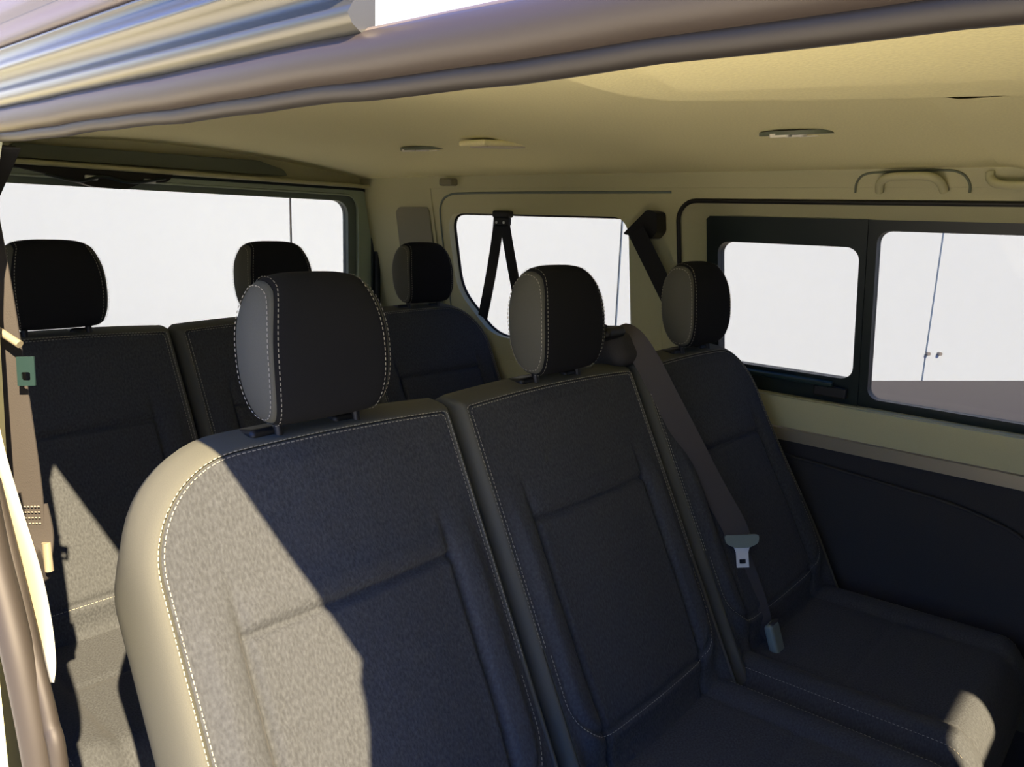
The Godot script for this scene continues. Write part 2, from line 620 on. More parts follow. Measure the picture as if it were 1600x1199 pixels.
# ------------------------------------------------------------------ far side wall
func build_wall_left() -> void:
	var w := struct("wall_left", "far side wall of the van with pale trim")
	var f := func(u: float, v: float, o: float) -> Vector3: return wl(u, v, o)
	var quarter := rpoly([Vector2(-1.0, 1.236), Vector2(-0.345, 1.238), Vector2(-0.357, 0.86), Vector2(-0.87, 0.868), Vector2(-1.0, 1.0)], 0.055, 8)
	var mb := MB.new()
	mb.plate(rc(-1.44, 0.73, -1.06, 1.36), f, 0.0, -0.05)
	obj("pillar_trim", mb, M.plastic, w)
	mb = MB.new()
	mb.holed(Rect2(-1.06, 0.79, 0.80, 0.52), quarter, f, 0.0, -0.03)
	obj("quarter_trim", mb, M.plastic, w)
	mb = MB.new()
	mb.plate(rc(-1.06, 1.308, 0.92, 1.36), f, 0.004, -0.05)
	obj("cant_rail_trim", mb, M.plastic, w)
	mb = MB.new()
	mb.plate(rc(-1.06, 0.60, -0.26, 0.797), f, 0.006, -0.05)
	obj("lower_trim", mb, M.plastic, w)
	mb = MB.new()
	mb.plate(rc(0.915, 0.0, 1.72, 1.36), f, 0.001, -0.05)
	obj("front_trim", mb, M.plastic, w)
	mb = MB.new()
	mb.plate(rpoly([Vector2(-1.235, 0.66), Vector2(-1.235, 1.235), Vector2(-1.215, 1.25), Vector2(-1.075, 1.252), Vector2(-1.063, 0.66)], 0.02, 5), f, 0.005, 0.0)
	obj("pillar_plate", mb, M.cover, w)  # darker raised plate on the rear pillar
	# surround of the side window: a skin with a rounded opening, a black seal and a sloping reveal
	var skin := rrect(-0.205, 0.838, 0.86, 1.281, 0.05)
	mb = MB.new()
	mb.holed(Rect2(-0.26, 0.838 - 0.02, 1.18, 1.312 - 0.818), skin, f, 0.0, -0.012)
	obj("window_surround", mb, M.plastic, w)
	var pth := []
	for p in skin:
		if p.y > 0.85:
			pth.append(wl(p.x, p.y, 0.001))
	# start the seal at the lower left, run over the top
	pth = []
	for k in 12:
		pth.append(wl(-0.203, 0.85 + 0.38 * k / 11, 0.001))
	for k in 9:
		var a := PI - PI / 2 * k / 8
		pth.append(wl(-0.155 + 0.048 * cos(a), 1.231 + 0.048 * sin(a), 0.001))
	for k in 24:
		pth.append(wl(-0.13 + 0.99 * k / 23, 1.279, 0.001))
	mb = MB.new()
	mb.tube(pth, 0.0055, 8)
	obj("seal", mb, M.black, w)
	var inner := rrect(-0.140, 0.832, 0.84, 1.243, 0.05)
	mb = MB.new()
	mb.ring(skin, -0.010, inner, -0.04, f, Vector3(0, 0, 1))
	obj("reveal", mb, M.plastic, w)
	# quarter window seal
	mb = MB.new()
	pth = []
	for p in quarter:
		pth.append(wl(p.x, p.y, -0.026))
	pth.append(pth[0])
	mb.tube(pth, 0.005, 8, false)
	obj("seal", mb, M.black, w)
	# raised frame left of the quarter window
	mb = MB.new()
	pth = []
	for p in [[-1.035, 0.80], [-1.035, 1.0], [-1.033, 1.2], [-1.02, 1.262], [-0.98, 1.288], [-0.9, 1.294], [-0.6, 1.2965], [-0.22, 1.2985]]:
		pth.append(wl(p[0], p[1], 0.0))
	mb.tube(spline(pth, 6), 0.0035, 6)
	obj("trim_joint", mb, M.frame_grey, w)
	# sill, bright strip and door card
	mb = MB.new()
	mb.plate(rc(-0.30, 0.764, 0.92, 0.836), f, 0.012, -0.05)
	obj("sill", mb, M.plastic, w)
	mb = MB.new()
	mb.plate(rc(-0.30, 0.733, 0.92, 0.761), f, 0.016, -0.05)
	obj("strip", mb, M.strip, w)
	mb = MB.new()
	mb.plate(rc(-0.30, 0.0, 0.92, 0.731), f, 0.006, -0.05)
	obj("door_card", mb, M.card, w)
	mb = MB.new()
	var cardp := rpoly([Vector2(0.02, 0.10), Vector2(0.02, 0.705), Vector2(0.46, 0.674), Vector2(0.60, 0.635), Vector2(0.66, 0.10)], 0.06, 8)
	mb.plate(cardp, f, 0.024, 0.0)
	var card_top := []
	for p in cardp:
		card_top.append(wl(p.x, p.y, 0.022))
	card_top.append(card_top[0])
	mb.tube(card_top, 0.004, 8, false)
	obj("card_inset", mb, M.card, w)
	mb = MB.new()
	mb.plate(rc(-1.44, 0.0, -0.30, 0.60), f, 0.004, -0.05)
	obj("lower_card", mb, M.card, w)

	# the two-pane sliding side window
	var win := struct("window_1", "black framed sliding side window")
	var fo := func(u: float, v: float, o: float) -> Vector3: return wl(u, v, o - 0.045)
	mb = MB.new()
	mb.holed(Rect2(0.222, 0.826, 0.64, 0.42), rrect(0.240, 0.856, 0.835, 1.224, 0.024), fo, 0.008, -0.02)
	obj("frame", mb, M.frame_dark, win)
	mb = MB.new()
	mb.holed(Rect2(-0.146, 0.826, 0.368, 0.42), rrect(-0.117, 0.895, 0.208, 1.188, 0.028), fo, 0.014, -0.02)
	obj("slider_frame", mb, M.frame_dark, win)
	mb = MB.new()
	mb.rbox(wl(0.02, 0.880, -0.022), Vector3(0.30, 0.012, 0.018), 0.004, 2, Basis(Vector3.RIGHT, 0.2))
	obj("slider_rail", mb, M.teal, win)
	mb = MB.new()
	mb.rbox(wl(0.165, 0.862, -0.02), Vector3(0.075, 0.026, 0.014), 0.005, 2)
	obj("latch", mb, M.black, win)
	mb = MB.new()
	mb.plate(rc(0.225, 0.84, 0.855, 1.235), fo, -0.006, -0.011)
	obj("pane", mb, M.glass, win)
	mb = MB.new()
	mb.plate(rc(-0.13, 0.86, 0.219, 1.20), fo, -0.002, -0.007)
	obj("pane", mb, M.glass, win)
	var qw := struct("window_2", "rear quarter window in the far wall")
	mb = MB.new()
	mb.plate(quarter, f, -0.026, -0.031)
	obj("pane", mb, M.glass, qw)

# ------------------------------------------------------------------ near side wall with the door opening
func build_wall_right() -> void:
	var w := struct("wall_right", "near side wall of the van around the open door")
	var f := func(u: float, v: float, o: float) -> Vector3: return wr(u, v, o)
	var quarter := rpoly([Vector2(-1.0, 1.236), Vector2(-0.345, 1.238), Vector2(-0.357, 0.86), Vector2(-0.87, 0.868), Vector2(-1.0, 1.0)], 0.055, 8)
	var mb := MB.new()
	mb.plate(rc(-1.44, -0.02, -1.06, 1.32), f, 0.0, -0.04)
	obj("pillar_trim", mb, M.plastic, w)
	mb = MB.new()
	mb.holed(Rect2(-1.06, 0.80, 0.79, 0.52), quarter, f, 0.0, -0.03)
	obj("quarter_trim", mb, M.plastic, w)
	mb = MB.new()
	mb.plate(rc(-1.06, -0.02, -0.27, 0.80), f, 0.0, -0.04)
	obj("lower_trim", mb, M.card, w)
	# pillar behind the door, its front edge curves forward towards the floor
	var edge := PackedVector2Array([Vector2(-0.27, -0.02), Vector2(0.0, -0.02), Vector2(0.0, 0.70), Vector2(-0.004, 0.77), Vector2(-0.025, 0.82), Vector2(-0.05, 0.86), Vector2(-0.075, 0.93), Vector2(-0.11, 1.0), Vector2(-0.17, 1.1), Vector2(-0.20, 1.2), Vector2(-0.20, 1.32), Vector2(-0.27, 1.32)])
	mb = MB.new()
	mb.plate(edge, f, 0.0, -0.015)
	obj("pillar", mb, M.plastic, w)
	# pillar ahead of the door opening, with a rounded upper corner
	mb = MB.new()
	mb.plate(PackedVector2Array([Vector2(1.72, -0.02), Vector2(0.815, -0.02), Vector2(0.815, 1.20), Vector2(0.81, 1.235), Vector2(0.795, 1.262), Vector2(0.78, 1.277), Vector2(0.78, 1.32), Vector2(1.72, 1.32)]), f, 0.0, -0.03)
	obj("pillar", mb, M.plastic, w)
	mb = MB.new()
	mb.rbox(Vector3(0.225, 1.2975, 0.705), Vector3(3.0, 0.024, 0.016), 0.004, 2)
	obj("door_header", mb, M.paint_dark, w)

	# rubber weatherstrip along the top of the door opening
	var s := struct("trim_1", "dark rubber seal along the top of the door opening")
	mb = MB.new()
	var pa := []
	var pb := []
	for k in 60:
		var x := -0.45 + 2.1 * k / 59
		var wob := 0.0004 * sin(x * 23.0) + 0.0003 * sin(x * 57.0)
		pa.append(Vector3(x, 1.2965 + wob, 0.7075))
		pb.append(Vector3(x, 1.2825 + wob * 1.6, 0.7015))
	mb.tube(pa, 0.0122, 16)
	obj("bulb", mb, M.rubber, s)
	mb = MB.new()
	mb.tube(pb, 0.0068, 10)
	obj("lip", mb, M.rubber_dark, s)
	# painted gutter above it
	var g := struct("trim_2", "silver painted roof gutter above the door opening")
	var prof := [[0.712, 1.304], [0.7205, 1.309], [0.7235, 1.314], [0.7205, 1.319], [0.7175, 1.323], [0.7185, 1.328], [0.7235, 1.332], [0.7275, 1.3345], [0.7265, 1.338], [0.7215, 1.343], [0.7195, 1.349], [0.7225, 1.352], [0.7225, 1.354], [0.716, 1.356]]
	var rows := []
	for k in 2:
		var row := PackedVector3Array()
		for p in prof:
			row.append(Vector3(-0.6 if k == 0 else 0.415, p[1], p[0]))
		rows.append(row)
	mb = MB.new()
	mb.grid(rows, Vector3(0, 1.32, 0.5))
	for i in prof.size() - 1:
		mb.quad(rows[1][i], rows[1][i + 1], Vector3(0.415, prof[i + 1][1], 0.706), Vector3(0.415, prof[i][1], 0.706), Vector3.RIGHT)
	obj("gutter", mb, M.paint, g)
	mb = MB.new()
	rows = []
	for k in 2:
		var row := PackedVector3Array()
		for p in [[0.717, 1.3555], [0.7225, 1.357], [0.724, 1.362], [0.719, 1.370], [0.717, 1.378], [0.720, 1.384], [0.716, 1.392], [0.705, 1.41]]:
			row.append(Vector3(-0.6 if k == 0 else 0.39, p[1], p[0]))
		rows.append(row)
	mb.grid(rows, Vector3(0, 1.38, 0.5))
	obj("roof_edge_reflection", mb, M.paint_dark, g)  # dark reflection on the gutter, put into the colour of this edge

	# trim of the pillar edge at the lower left of the picture
	var t := struct("trim_3", "cream edge trim of the pillar beside the door opening")
	mb = MB.new()
	var rowa := []
	var cl := [[-0.080, 1.03], [-0.070, 0.985], [-0.061, 0.935], [-0.046, 0.868], [-0.015, 0.834], [0.000, 0.805], [0.010, 0.790]]
	var cr := [[-0.064, 1.04], [-0.046, 0.992], [-0.011, 0.942], [0.025, 0.893], [0.040, 0.849], [0.040, 0.812], [0.030, 0.788]]
	for i in cl.size():
		var row := PackedVector3Array()
		for k in 9:
			var u := k / 8.0
			row.append(Vector3(lerpf(cl[i][0], cr[i][0], u), lerpf(cl[i][1], cr[i][1], u), 0.767 + 0.006 * sin(PI * u)))
		rowa.append(row)
	mb.grid(smooth_rows(rowa), Vector3(-0.02, 0.88, 0.5))
	var rowb := []
	for r in smooth_rows(rowa):
		var q := PackedVector3Array()
		for p in r:
			q.append(p + Vector3(-0.012, 0, 0.012))
		rowb.append(q)
	mb.grid(rowb, Vector3(-0.02, 0.88, 1.5))
	obj("edge", mb, M.cream, t)
	var e := struct("trim_4", "grey rubber seal of the rear edge of the door opening")
	mb = MB.new()
	mb.tube(spline([Vector3(-0.09, 1.06, 0.785), Vector3(-0.035, 0.99, 0.793), Vector3(0.015, 0.925, 0.80), Vector3(0.045, 0.872, 0.80), Vector3(0.066, 0.826, 0.80), Vector3(0.086, 0.76, 0.80), Vector3(0.092, 0.69, 0.80), Vector3(0.092, 0.4, 0.80)], 8), 0.0125, 14)
	obj("bulb", mb, M.rubber_light, e)
	mb = MB.new()
	mb.tube(spline([Vector3(-0.03, 0.98, 0.785), Vector3(0.03, 0.89, 0.788), Vector3(0.062, 0.84, 0.79), Vector3(0.088, 0.79, 0.79), Vector3(0.104, 0.73, 0.79), Vector3(0.107, 0.4, 0.79)], 8), 0.007, 12)
	obj("lip", mb, M.rubber_light, e)
	# window of the near wall
	var qw := struct("window_4", "rear quarter window in the near wall")
	mb = MB.new()
	mb.plate(quarter, f, -0.026, -0.031)
	obj("pane", mb, M.glass, qw)

func smooth_rows(rows: Array) -> Array:
	var w: int = rows[0].size()
	var cols := []
	for j in w:
		var c := []
		for r in rows:
			c.append(r[j])
		cols.append(spline(c, 5))
	var out := []
	for i in cols[0].size():
		var q := PackedVector3Array()
		for j in w:
			q.append(cols[j][i])
		out.append(q)
	return out

# ------------------------------------------------------------------ tailgate
func build_rear() -> void:
	var w := struct("wall_rear", "tailgate of the van with grey green trim")
	var f := func(u: float, v: float, o: float) -> Vector3: return rear(u, v, o)
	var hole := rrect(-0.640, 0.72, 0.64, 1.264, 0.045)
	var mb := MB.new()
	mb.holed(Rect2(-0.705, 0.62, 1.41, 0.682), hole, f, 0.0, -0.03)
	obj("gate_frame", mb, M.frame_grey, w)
	mb = MB.new()
	mb.plate(rc(-0.86, -0.02, 0.86, 0.62), f, 0.0, -0.04)
	obj("lower_panel", mb, M.card, w)
	for s in [-1.0, 1.0]:
		mb = MB.new()
		mb.plate(rc(minf(s * 0.71, s * 0.87), 0.62, maxf(s * 0.71, s * 0.87), 1.31), f, -0.01, -0.05)
		obj("gate_jamb", mb, M.jamb, w)
	mb = MB.new()
	mb.plate(rc(-0.86, 1.306, 0.86, 1.42), f, 0.0, -0.04)
	obj("header", mb, M.plastic, w)
	mb = MB.new()
	mb.holed(Rect2(-0.735, 0.62, 1.47, 0.69), rrect(-0.672, 0.65, 0.672, 1.288, 0.05), f, 0.014, 0.0)
	obj("gate_trim", mb, M.jamb, w)
	# black seal round the gate
	var outline := rrect(-0.728, 0.60, 0.728, 1.304, 0.05)
	var pth := []
	for p in outline:
		pth.append(rear(p.x, p.y, 0.016))
	pth.append(pth[0])
	mb = MB.new()
	mb.tube(pth, 0.005, 8, false)
	obj("seal", mb, M.frame_dark, w)
	mb = MB.new()
	pth = []
	for p in rrect(-0.672, 0.66, 0.672, 1.284, 0.05):
		pth.append(rear(p.x, p.y, 0.014))
	pth.append(pth[0])
	mb.tube(pth, 0.0035, 8, false)
	obj("bead", mb, M.jamb, w)
	mb = MB.new()
	mb.rbox(Vector3(-1.375, 1.313, 0), Vector3(0.05, 0.012, 1.40), 0.005, 2)
	obj("header_ledge", mb, M.plastic, w)
	# dark recessed panel in the header
	mb = MB.new()
	mb.plate(rpoly([Vector2(0.36, 1.323), Vector2(0.335, 1.356), Vector2(-0.30, 1.366), Vector2(-0.385, 1.346), Vector2(-0.40, 1.328)], 0.012, 5), f, 0.022, -0.01)
	obj("header_panel", mb, M.plastic_green, w)
	var win := struct("window_3", "tailgate window")
	mb = MB.new()
	mb.plate(hole, f, -0.014, -0.02)
	obj("pane", mb, M.glass, win)
	# wiper motor cover at the upper edge of the tailgate window
	var m := thing("wiper_motor", "black wiper motor with wires above the tailgate window", "wiper motor", Vector3(-1.385, 1.29, 0.12))
	mb = MB.new()
	var poly := rpoly([Vector2(0.26, 0.018), Vector2(0.12, -0.006), Vector2(0.05, -0.026), Vector2(-0.03, -0.028), Vector2(-0.075, -0.008), Vector2(-0.14, -0.004), Vector2(-0.16, 0.020)], 0.012, 4)
	mb.plate(poly, func(u: float, v: float, o: float) -> Vector3: return Vector3(o, v, u), 0.022, -0.012)
	obj("housing", mb, M.black, m)
	mb = MB.new()
	mb.tube(spline([Vector3(0.03, -0.002, 0.16), Vector3(0.036, -0.014, 0.09), Vector3(0.034, 0.0, 0.03), Vector3(0.036, -0.01, -0.04), Vector3(0.03, 0.006, -0.13)], 6), 0.004, 8)
	obj("wire", mb, M.frame_dark, m)
	for z in [0.055, -0.09]:
		mb = MB.new()
		mb.rbox(Vector3(0.026, -0.004, z), Vector3(0.01, 0.012, 0.03), 0.003, 2)
		obj("clip", mb, M.metal, m)
	# gas strut
	var st := thing("gas_strut", "thin black gas strut beside the tailgate window", "strut", Vector3(-1.37, 0.70, -0.738))
	mb = MB.new()
	mb.tube([Vector3(0, 0.0, 0), Vector3(0, 0.40, 0)], 0.011, 12)
	obj("cylinder", mb, M.black, st)
	mb = MB.new()
	mb.tube([Vector3(0, 0.40, 0), Vector3(-0.004, 0.50, 0)], 0.005, 10)
	obj("rod", mb, M.metal, st)

# ------------------------------------------------------------------ seats
const EV := Vector3(-0.4472, 0.8944, 0)
const EN := Vector3(0.8944, 0.4472, 0)
const O0 := Vector3(0.28, 0.395, 0)
const HW := 0.229
const VT := 0.637

func bp(z: float, v: float, n: float) -> Vector3:
	var k := clampf((v - 0.35) / 0.25, 0.0, 1.0)
	var vv := v + 0.008 * (1.0 - z * z / (HW * HW)) * k + (0.5 * minf(-n, 0.04) - 0.9 * maxf(-n - 0.045, 0.0)) * sm(0.46, 0.60, v)
	if z < 0.0:
		z *= 1.0 + flare * sm(0.52, 0.12, v)
	return O0 + EV * vv + EN * n + Vector3(0, 0, z)

# outline of a backrest drawn in by d; rp and rn: corner radii on the door side and on the far side
func outline(d: float, rp: float, rn: float) -> Array:
	var kp := 0.42
	var kn := 0.42
	var hp := HW - d * kp
	var hn := HW - d * kn
	var t := VT - d * 0.3
	var r1 := maxf(rp - d * kp * 0.9, 0.006)
	var r2 := maxf(rn - d * kn * 0.9, 0.006)
	var out := []
	for k in 40:
		out.append(Vector2(hp, lerpf(-0.02, t - r1, k / 39.0)))
	for k in range(1, 15):
		var a := PI / 2 * k / 14
		out.append(Vector2(hp - r1 + r1 * cos(a), t - r1 + r1 * sin(a)))
	for k in range(1, 40):
		out.append(Vector2(lerpf(hp - r1, -hn + r2, k / 40.0), t))
	for k in range(0, 15):
		var a := PI / 2 + PI / 2 * k / 14
		out.append(Vector2(-hn + r2 + r2 * cos(a), t - r2 + r2 * sin(a)))
	for k in range(1, 40):
		out.append(Vector2(-hn, lerpf(t - r2, -0.02, k / 39.0)))
	return out

# distance inside the rounded foot seam of a backrest
func foot_distance(z: float, v: float) -> float:
	var hx := 0.196
	var r := 0.075
	var vb := 0.122
	var p := Vector2(absf(z) - (hx - r), (vb + r) - v)
	if p.x > 0.0 and p.y > 0.0:
		return r - p.length()
	return minf(hx - absf(z), v - vb)

func front_depth(z: float, v: float, zp: float, zn: float, vt: float) -> float:
	var edge := minf(minf(zp - z, z + zn), vt - v)
	var m := sm(0.0, 0.028, edge)
	var az := absf(z) + 0.012 * sm(0.25, 0.0, v)
	var low := sm(0.52, 0.40, v)
	var n := 0.0
	n += 0.011 * exp(-pow((az - 0.178) / 0.030, 2.0)) * low
	n += 0.007 * cos(clampf(z / 0.15, -1, 1) * PI / 2) * (1.0 - 0.4 * sm(0.40, 0.55, v))
	n -= 0.010 * exp(-pow((az - 0.147) / 0.0055, 2.0)) * low
	n -= 0.008 * exp(-pow((v - 0.437 - 0.10 * z * z) / 0.0050, 2.0)) * sm(0.152, 0.142, absf(z))
	n += 0.004 * exp(-pow((v - 0.46) / 0.016, 2.0)) * sm(0.16, 0.12, absf(z))
	n -= 0.007 * exp(-pow(foot_distance(z, v) / 0.006, 2.0)) * sm(0.30, 0.24, v)
	n -= 0.020 * sm(0.0, -0.05, foot_distance(z, v)) * sm(0.30, 0.24, v)
	n += 0.0010 * noise.get_noise_2d(z * 26.0, v * 26.0)
	return n * m

func band_profile() -> Array:
	return [[0.048, 0.0], [0.0465, -0.0035], [0.0445, -0.004], [0.042, 0.0005], [0.036, 0.0015], [0.028, 0.0], [0.020, -0.004], [0.013, -0.010], [0.0065, -0.020], [0.002, -0.034], [0.0, -0.050], [0.0, -0.070], [0.004, -0.088], [0.012, -0.100], [0.026, -0.107], [0.05, -0.109]]

func backrest(parent: Node3D, rp: float, rn: float) -> void:
	# fabric front, with sewn-in grooves
	var o := outline(0.048, rp, rn)
	var vt := VT - 0.048 * 0.3
	var kp := 0.42
	var kn := 0.42
	var r1 := maxf(rp - 0.048 * kp * 0.9, 0.006)
	var r2 := maxf(rn - 0.048 * kn * 0.9, 0.006)
	var hp := HW - 0.048 * kp
	var hn := HW - 0.048 * kn
	var rows := []
	var vs := []
	for k in 150:
		vs.append(lerpf(-0.02, vt - 0.09, k / 150.0))
	for k in 41:
		var a := k / 40.0 * PI / 2
		vs.append(vt - 0.09 + 0.09 * sin(a))
	for v in vs:
		var zp := hp
		var zn := hn
		if v > vt - r1:
			zp = hp - r1 + sqrt(maxf(0.0, r1 * r1 - pow(v - vt + r1, 2)))
		if v > vt - r2:
			zn = hn - r2 + sqrt(maxf(0.0, r2 * r2 - pow(v - vt + r2, 2)))
		var row := PackedVector3Array()
		for j in 131:
			var z := lerpf(-zn, zp, j / 130.0)
			row.append(bp(z, v, front_depth(z, v, zp, zn, vt)))
		rows.append(row)
	var mb := MB.new()
	mb.grid(rows, Vector3(-2, 0, 0))
	obj("backrest_panel", mb, M.fabric, parent)
	# smooth band round the edge, the sides and the back
	mb = MB.new()
	rows = []
	for p in band_profile():
		var row := PackedVector3Array()
		for q in outline(p[0], rp, rn):
			row.append(bp(q.x, q.y, p[1]))
		rows.append(row)
	mb.grid(rows, O0 + EV * 0.3 - EN * 0.06)
	var last: PackedVector3Array = rows[rows.size() - 1]
	var half := last.size() / 2
	var back := []
	for i in half:
		back.append(PackedVector3Array([last[i], last[last.size() - 1 - i]]))
	mb.grid(back, O0 + EV * 0.3)
	obj("backrest_band", mb, M.trim_cloth, parent)
	# two rows of stitching either side of the seam
	mb = MB.new()
	for d in [0.0535, 0.0385]:
		var path := []
		var ups := []
		for q in outline(d, rp, rn):
			if q.y > 0.26:
				path.append(bp(q.x, q.y, 0.0012))
				ups.append(EN)
		mb.stitches(path, ups, 0.0062, 0.66, 0.0006)
	var foot := []
	var fups := []
	for k in 9:
		foot.append(Vector2(0.201, lerpf(0.26, 0.197, k / 8.0)))
	for k in range(1, 11):
		var a := PI / 2 * k / 10
		foot.append(Vector2(0.121 + 0.080 * cos(a), 0.197 - 0.080 * sin(a)))
	for k in range(1, 31):
		foot.append(Vector2(lerpf(0.121, -0.121, k / 30.0), 0.117))
	for k in range(1, 11):
		var a := PI / 2 - PI / 2 * k / 10
		foot.append(Vector2(-0.121 - 0.080 * cos(a), 0.197 - 0.080 * sin(a)))
	for k in range(1, 9):
		foot.append(Vector2(-0.201, lerpf(0.197, 0.26, k / 8.0)))
	var fpath := []
	for q in foot:
		fpath.append(bp(q.x, q.y, front_depth(q.x, q.y, hp, hn, vt) + 0.0008))
		fups.append(EN)
	mb.stitches(fpath, fups, 0.0062, 0.66, 0.0006)
	sewn(mb, parent)

func headrest(parent: Node3D, at: Vector3) -> void:
	var nz := 34
	var nt := 56
	var prof := func(th: float) -> Vector2:
		var c := cos(th)
		var s := sin(th)
		var x := 0.037 * signf(c) * pow(absf(c), 0.78)
		var y := 0.086 * signf(s) * pow(absf(s), 0.80)
		if x < 0: x *= 1.05
		x -= 0.10 * y    # leans with the backrest
		return Vector2(x, y)
	var hz := func(y: float) -> float:
		return 0.079 * (1.0 - 0.20 * pow(clampf((y + 0.01) / 0.086, 0, 1), 2.2) - 0.10 * pow(clampf((-y - 0.02) / 0.066, 0, 1), 2.0))
	var place := func(a: float, th: float, k: float, bulge: float) -> Vector3:
		var p: Vector2 = prof.call(th)
		var y := p.y * k
		var crown := 1.0 - 0.07 * pow(absf(a), 3.0) * (1.0 if y > 0 else 0.25)
		return at + Vector3(p.x * k, y * crown, a * hz.call(p.y) + signf(a) * bulge)
	var rows := []
	for i in nz + 1:
		var a := -1.0 + 2.0 * i / nz
		a = signf(a) * pow(absf(a), 0.75)
		var row := PackedVector3Array()
		for j in nt:
			var k := 1.0 - 0.035 * pow(absf(a), 10.0)
			row.append(place.call(a, TAU * j / nt, k, 0.0))
		rows.append(row)
	var mb := MB.new()
	mb.grid(rows, at, true)
	var h := obj("headrest", mb, M.fabric_plain, parent)
	for s in [-1.0, 1.0]:
		rows = []
		for q in [[0.965, 0.0], [0.955, -0.002], [0.945, 0.001], [0.93, 0.003], [0.88, 0.005], [0.75, 0.008], [0.5, 0.011], [0.25, 0.0125], [0.0, 0.013]]:
			var row := PackedVector3Array()
			for j in nt:
				var p: Vector3 = place.call(s, TAU * j / nt, q[0], q[1])
				# towards the middle the panel evens out
				p.z = at.z + lerpf(s * 0.075, p.z - at.z - s * q[1], pow(q[0], 3.0)) + s * q[1]
				row.append(p)
			rows.append(row)
		mb = MB.new()
		mb.grid(rows, at, true)
		obj("side_panel", mb, M.trim_cloth, h)
		mb = MB.new()
		for kk in [[1.0, 0.985], [0.90, 1.0]]:
			var path := []
			var ups := []
			for j in 121:
				var th := TAU * j / 120 - PI / 2
				if kk[1] < 1.0:
					path.append(place.call(s * 0.93, th, 1.0, 0.0) + Vector3.ZERO)
					var p2: Vector2 = prof.call(th)
					ups.append(Vector3(p2.x / 0.06, p2.y / 0.09, 0).normalized())
				else:
					var p: Vector3 = place.call(s, th, 0.90, 0.0055)
					p.z = at.z + lerpf(s * 0.075, p.z - at.z - s * 0.0055, pow(0.90, 3.0)) + s * 0.0060
					path.append(p)
					ups.append(Vector3(0, 0, s))
			mb.stitches(path, ups, 0.0062, 0.62, 0.0006)
		sewn(mb, h)
	for s in [-1.0, 1.0]:
		mb = MB.new()
		mb.tube([at + Vector3(0.0, -0.08, s * 0.055), at + Vector3(0.012, -0.15, s * 0.055)], 0.006, 10)
		obj("post", mb, M.black, h)

func guides(parent: Node3D) -> void:
	for s in [-1.0, 1.0]:
		var c := Vector3(-0.030, 0.9665, s * 0.056)
		var mb := MB.new()
		mb.rbox(c, Vector3(0.036, 0.014, 0.042), 0.0068, 4, Basis(Vector3.BACK, 0.15))
		obj("post_guide", mb, M.black, parent)

func cushion(parent: Node3D, rp: float, rn: float) -> void:
	# rounded pad: fabric centre, smooth band, boxed front
	var mb := MB.new()
	var rows := []
	var x0 := 0.20
	var x1 := 0.640
	for i in 61:
		var u := i / 60.0
		var row := PackedVector3Array()
		for j in 61:
			var s := -1.0 + 2.0 * j / 60.0
			var z := s * HW * 0.985 * (1.0 + (flare if s < 0.0 else 0.0))
			var x := lerpf(x0, x1, u)
			var y := 0.440 + 0.016 * u
			var az := absf(s) * HW * 0.985
			y -= 0.03 * pow(clampf((az - 0.185) / 0.043, 0, 1), 2.2)
			y += 0.012 * exp(-pow((az - 0.175) / 0.03, 2.0))
			y -= 0.006 * exp(-pow((az - 0.140) / 0.006, 2.0))
			y -= 0.005 * exp(-pow((x - 0.40) / 0.006, 2.0)) * sm(0.15, 0.13, az)
			y -= 0.09 * pow(clampf((u - 0.84) / 0.16, 0, 1), 2.6)
			x += 0.0
			row.append(Vector3(x, y, z))
		rows.append(row)
	var skirt_f := PackedVector3Array()
	for p in rows[60]:
		skirt_f.append(Vector3(p.x - 0.02, 0.27, p.z * 0.98))
	rows.append(skirt_f)
	mb.grid(rows, Vector3(0.4, -1, 0))
	obj("cushion", mb, M.fabric, parent)
	mb = MB.new()
	for e in [0, 60]:
		var side := []
		var r1 := PackedVector3Array()
		var r2 := PackedVector3Array()
		for i in 61:
			var p: Vector3 = rows[i][e]
			r1.append(p)
			r2.append(Vector3(p.x, 0.26, p.z * 0.97))
		side = [r1, r2]
		mb = MB.new()
		mb.grid(side, Vector3(0.4, 0.35, 0))
		obj("cushion_side", mb, M.trim_cloth, parent)
	mb = MB.new()
	for s in [-1.0, 1.0]:
		var path := []
		var ups := []
		for i in range(4, 56):
			var p: Vector3 = rows[i][57 if s > 0 else 3]
			path.append(p + Vector3(0, 0.001, 0))
			ups.append(Vector3.UP)
		mb.stitches(path, ups, 0.0062, 0.62, 0.0006)
	sewn(mb, parent)
	mb = MB.new()
	mb.rbox(Vector3(0.40, 0.245, 0), Vector3(0.40, 0.05, 0.36), 0.01, 2)
	obj("seat_pan", mb, M.black, parent)
	for s in [-1.0, 1.0]:
		mb = MB.new()
		mb.rbox(Vector3(0.38, 0.112, s * 0.14), Vector3(0.34, 0.224, 0.03), 0.008, 2)
		obj("leg", mb, M.black, parent)

func make_seat(called: String, label: String, rp: float, rn: float, at: Vector3, group: String) -> Node3D:
	var t := thing(called, label, "seat", at, group)
	backrest(t, rp, rn)
	headrest(t, Vector3(-0.016, 1.064, -0.013))
	guides(t)
	cushion(t, rp, rn)
	return t

func copy_seat(src: Node3D, label: String, at: Vector3, group: String) -> Node3D:
	var c := src.duplicate() as Node3D
	c.name = numbered("van_seat")
	add_child(c)
	c.position = at
	c.set_meta("label", label)
	c.set_meta("group", group)
	return c

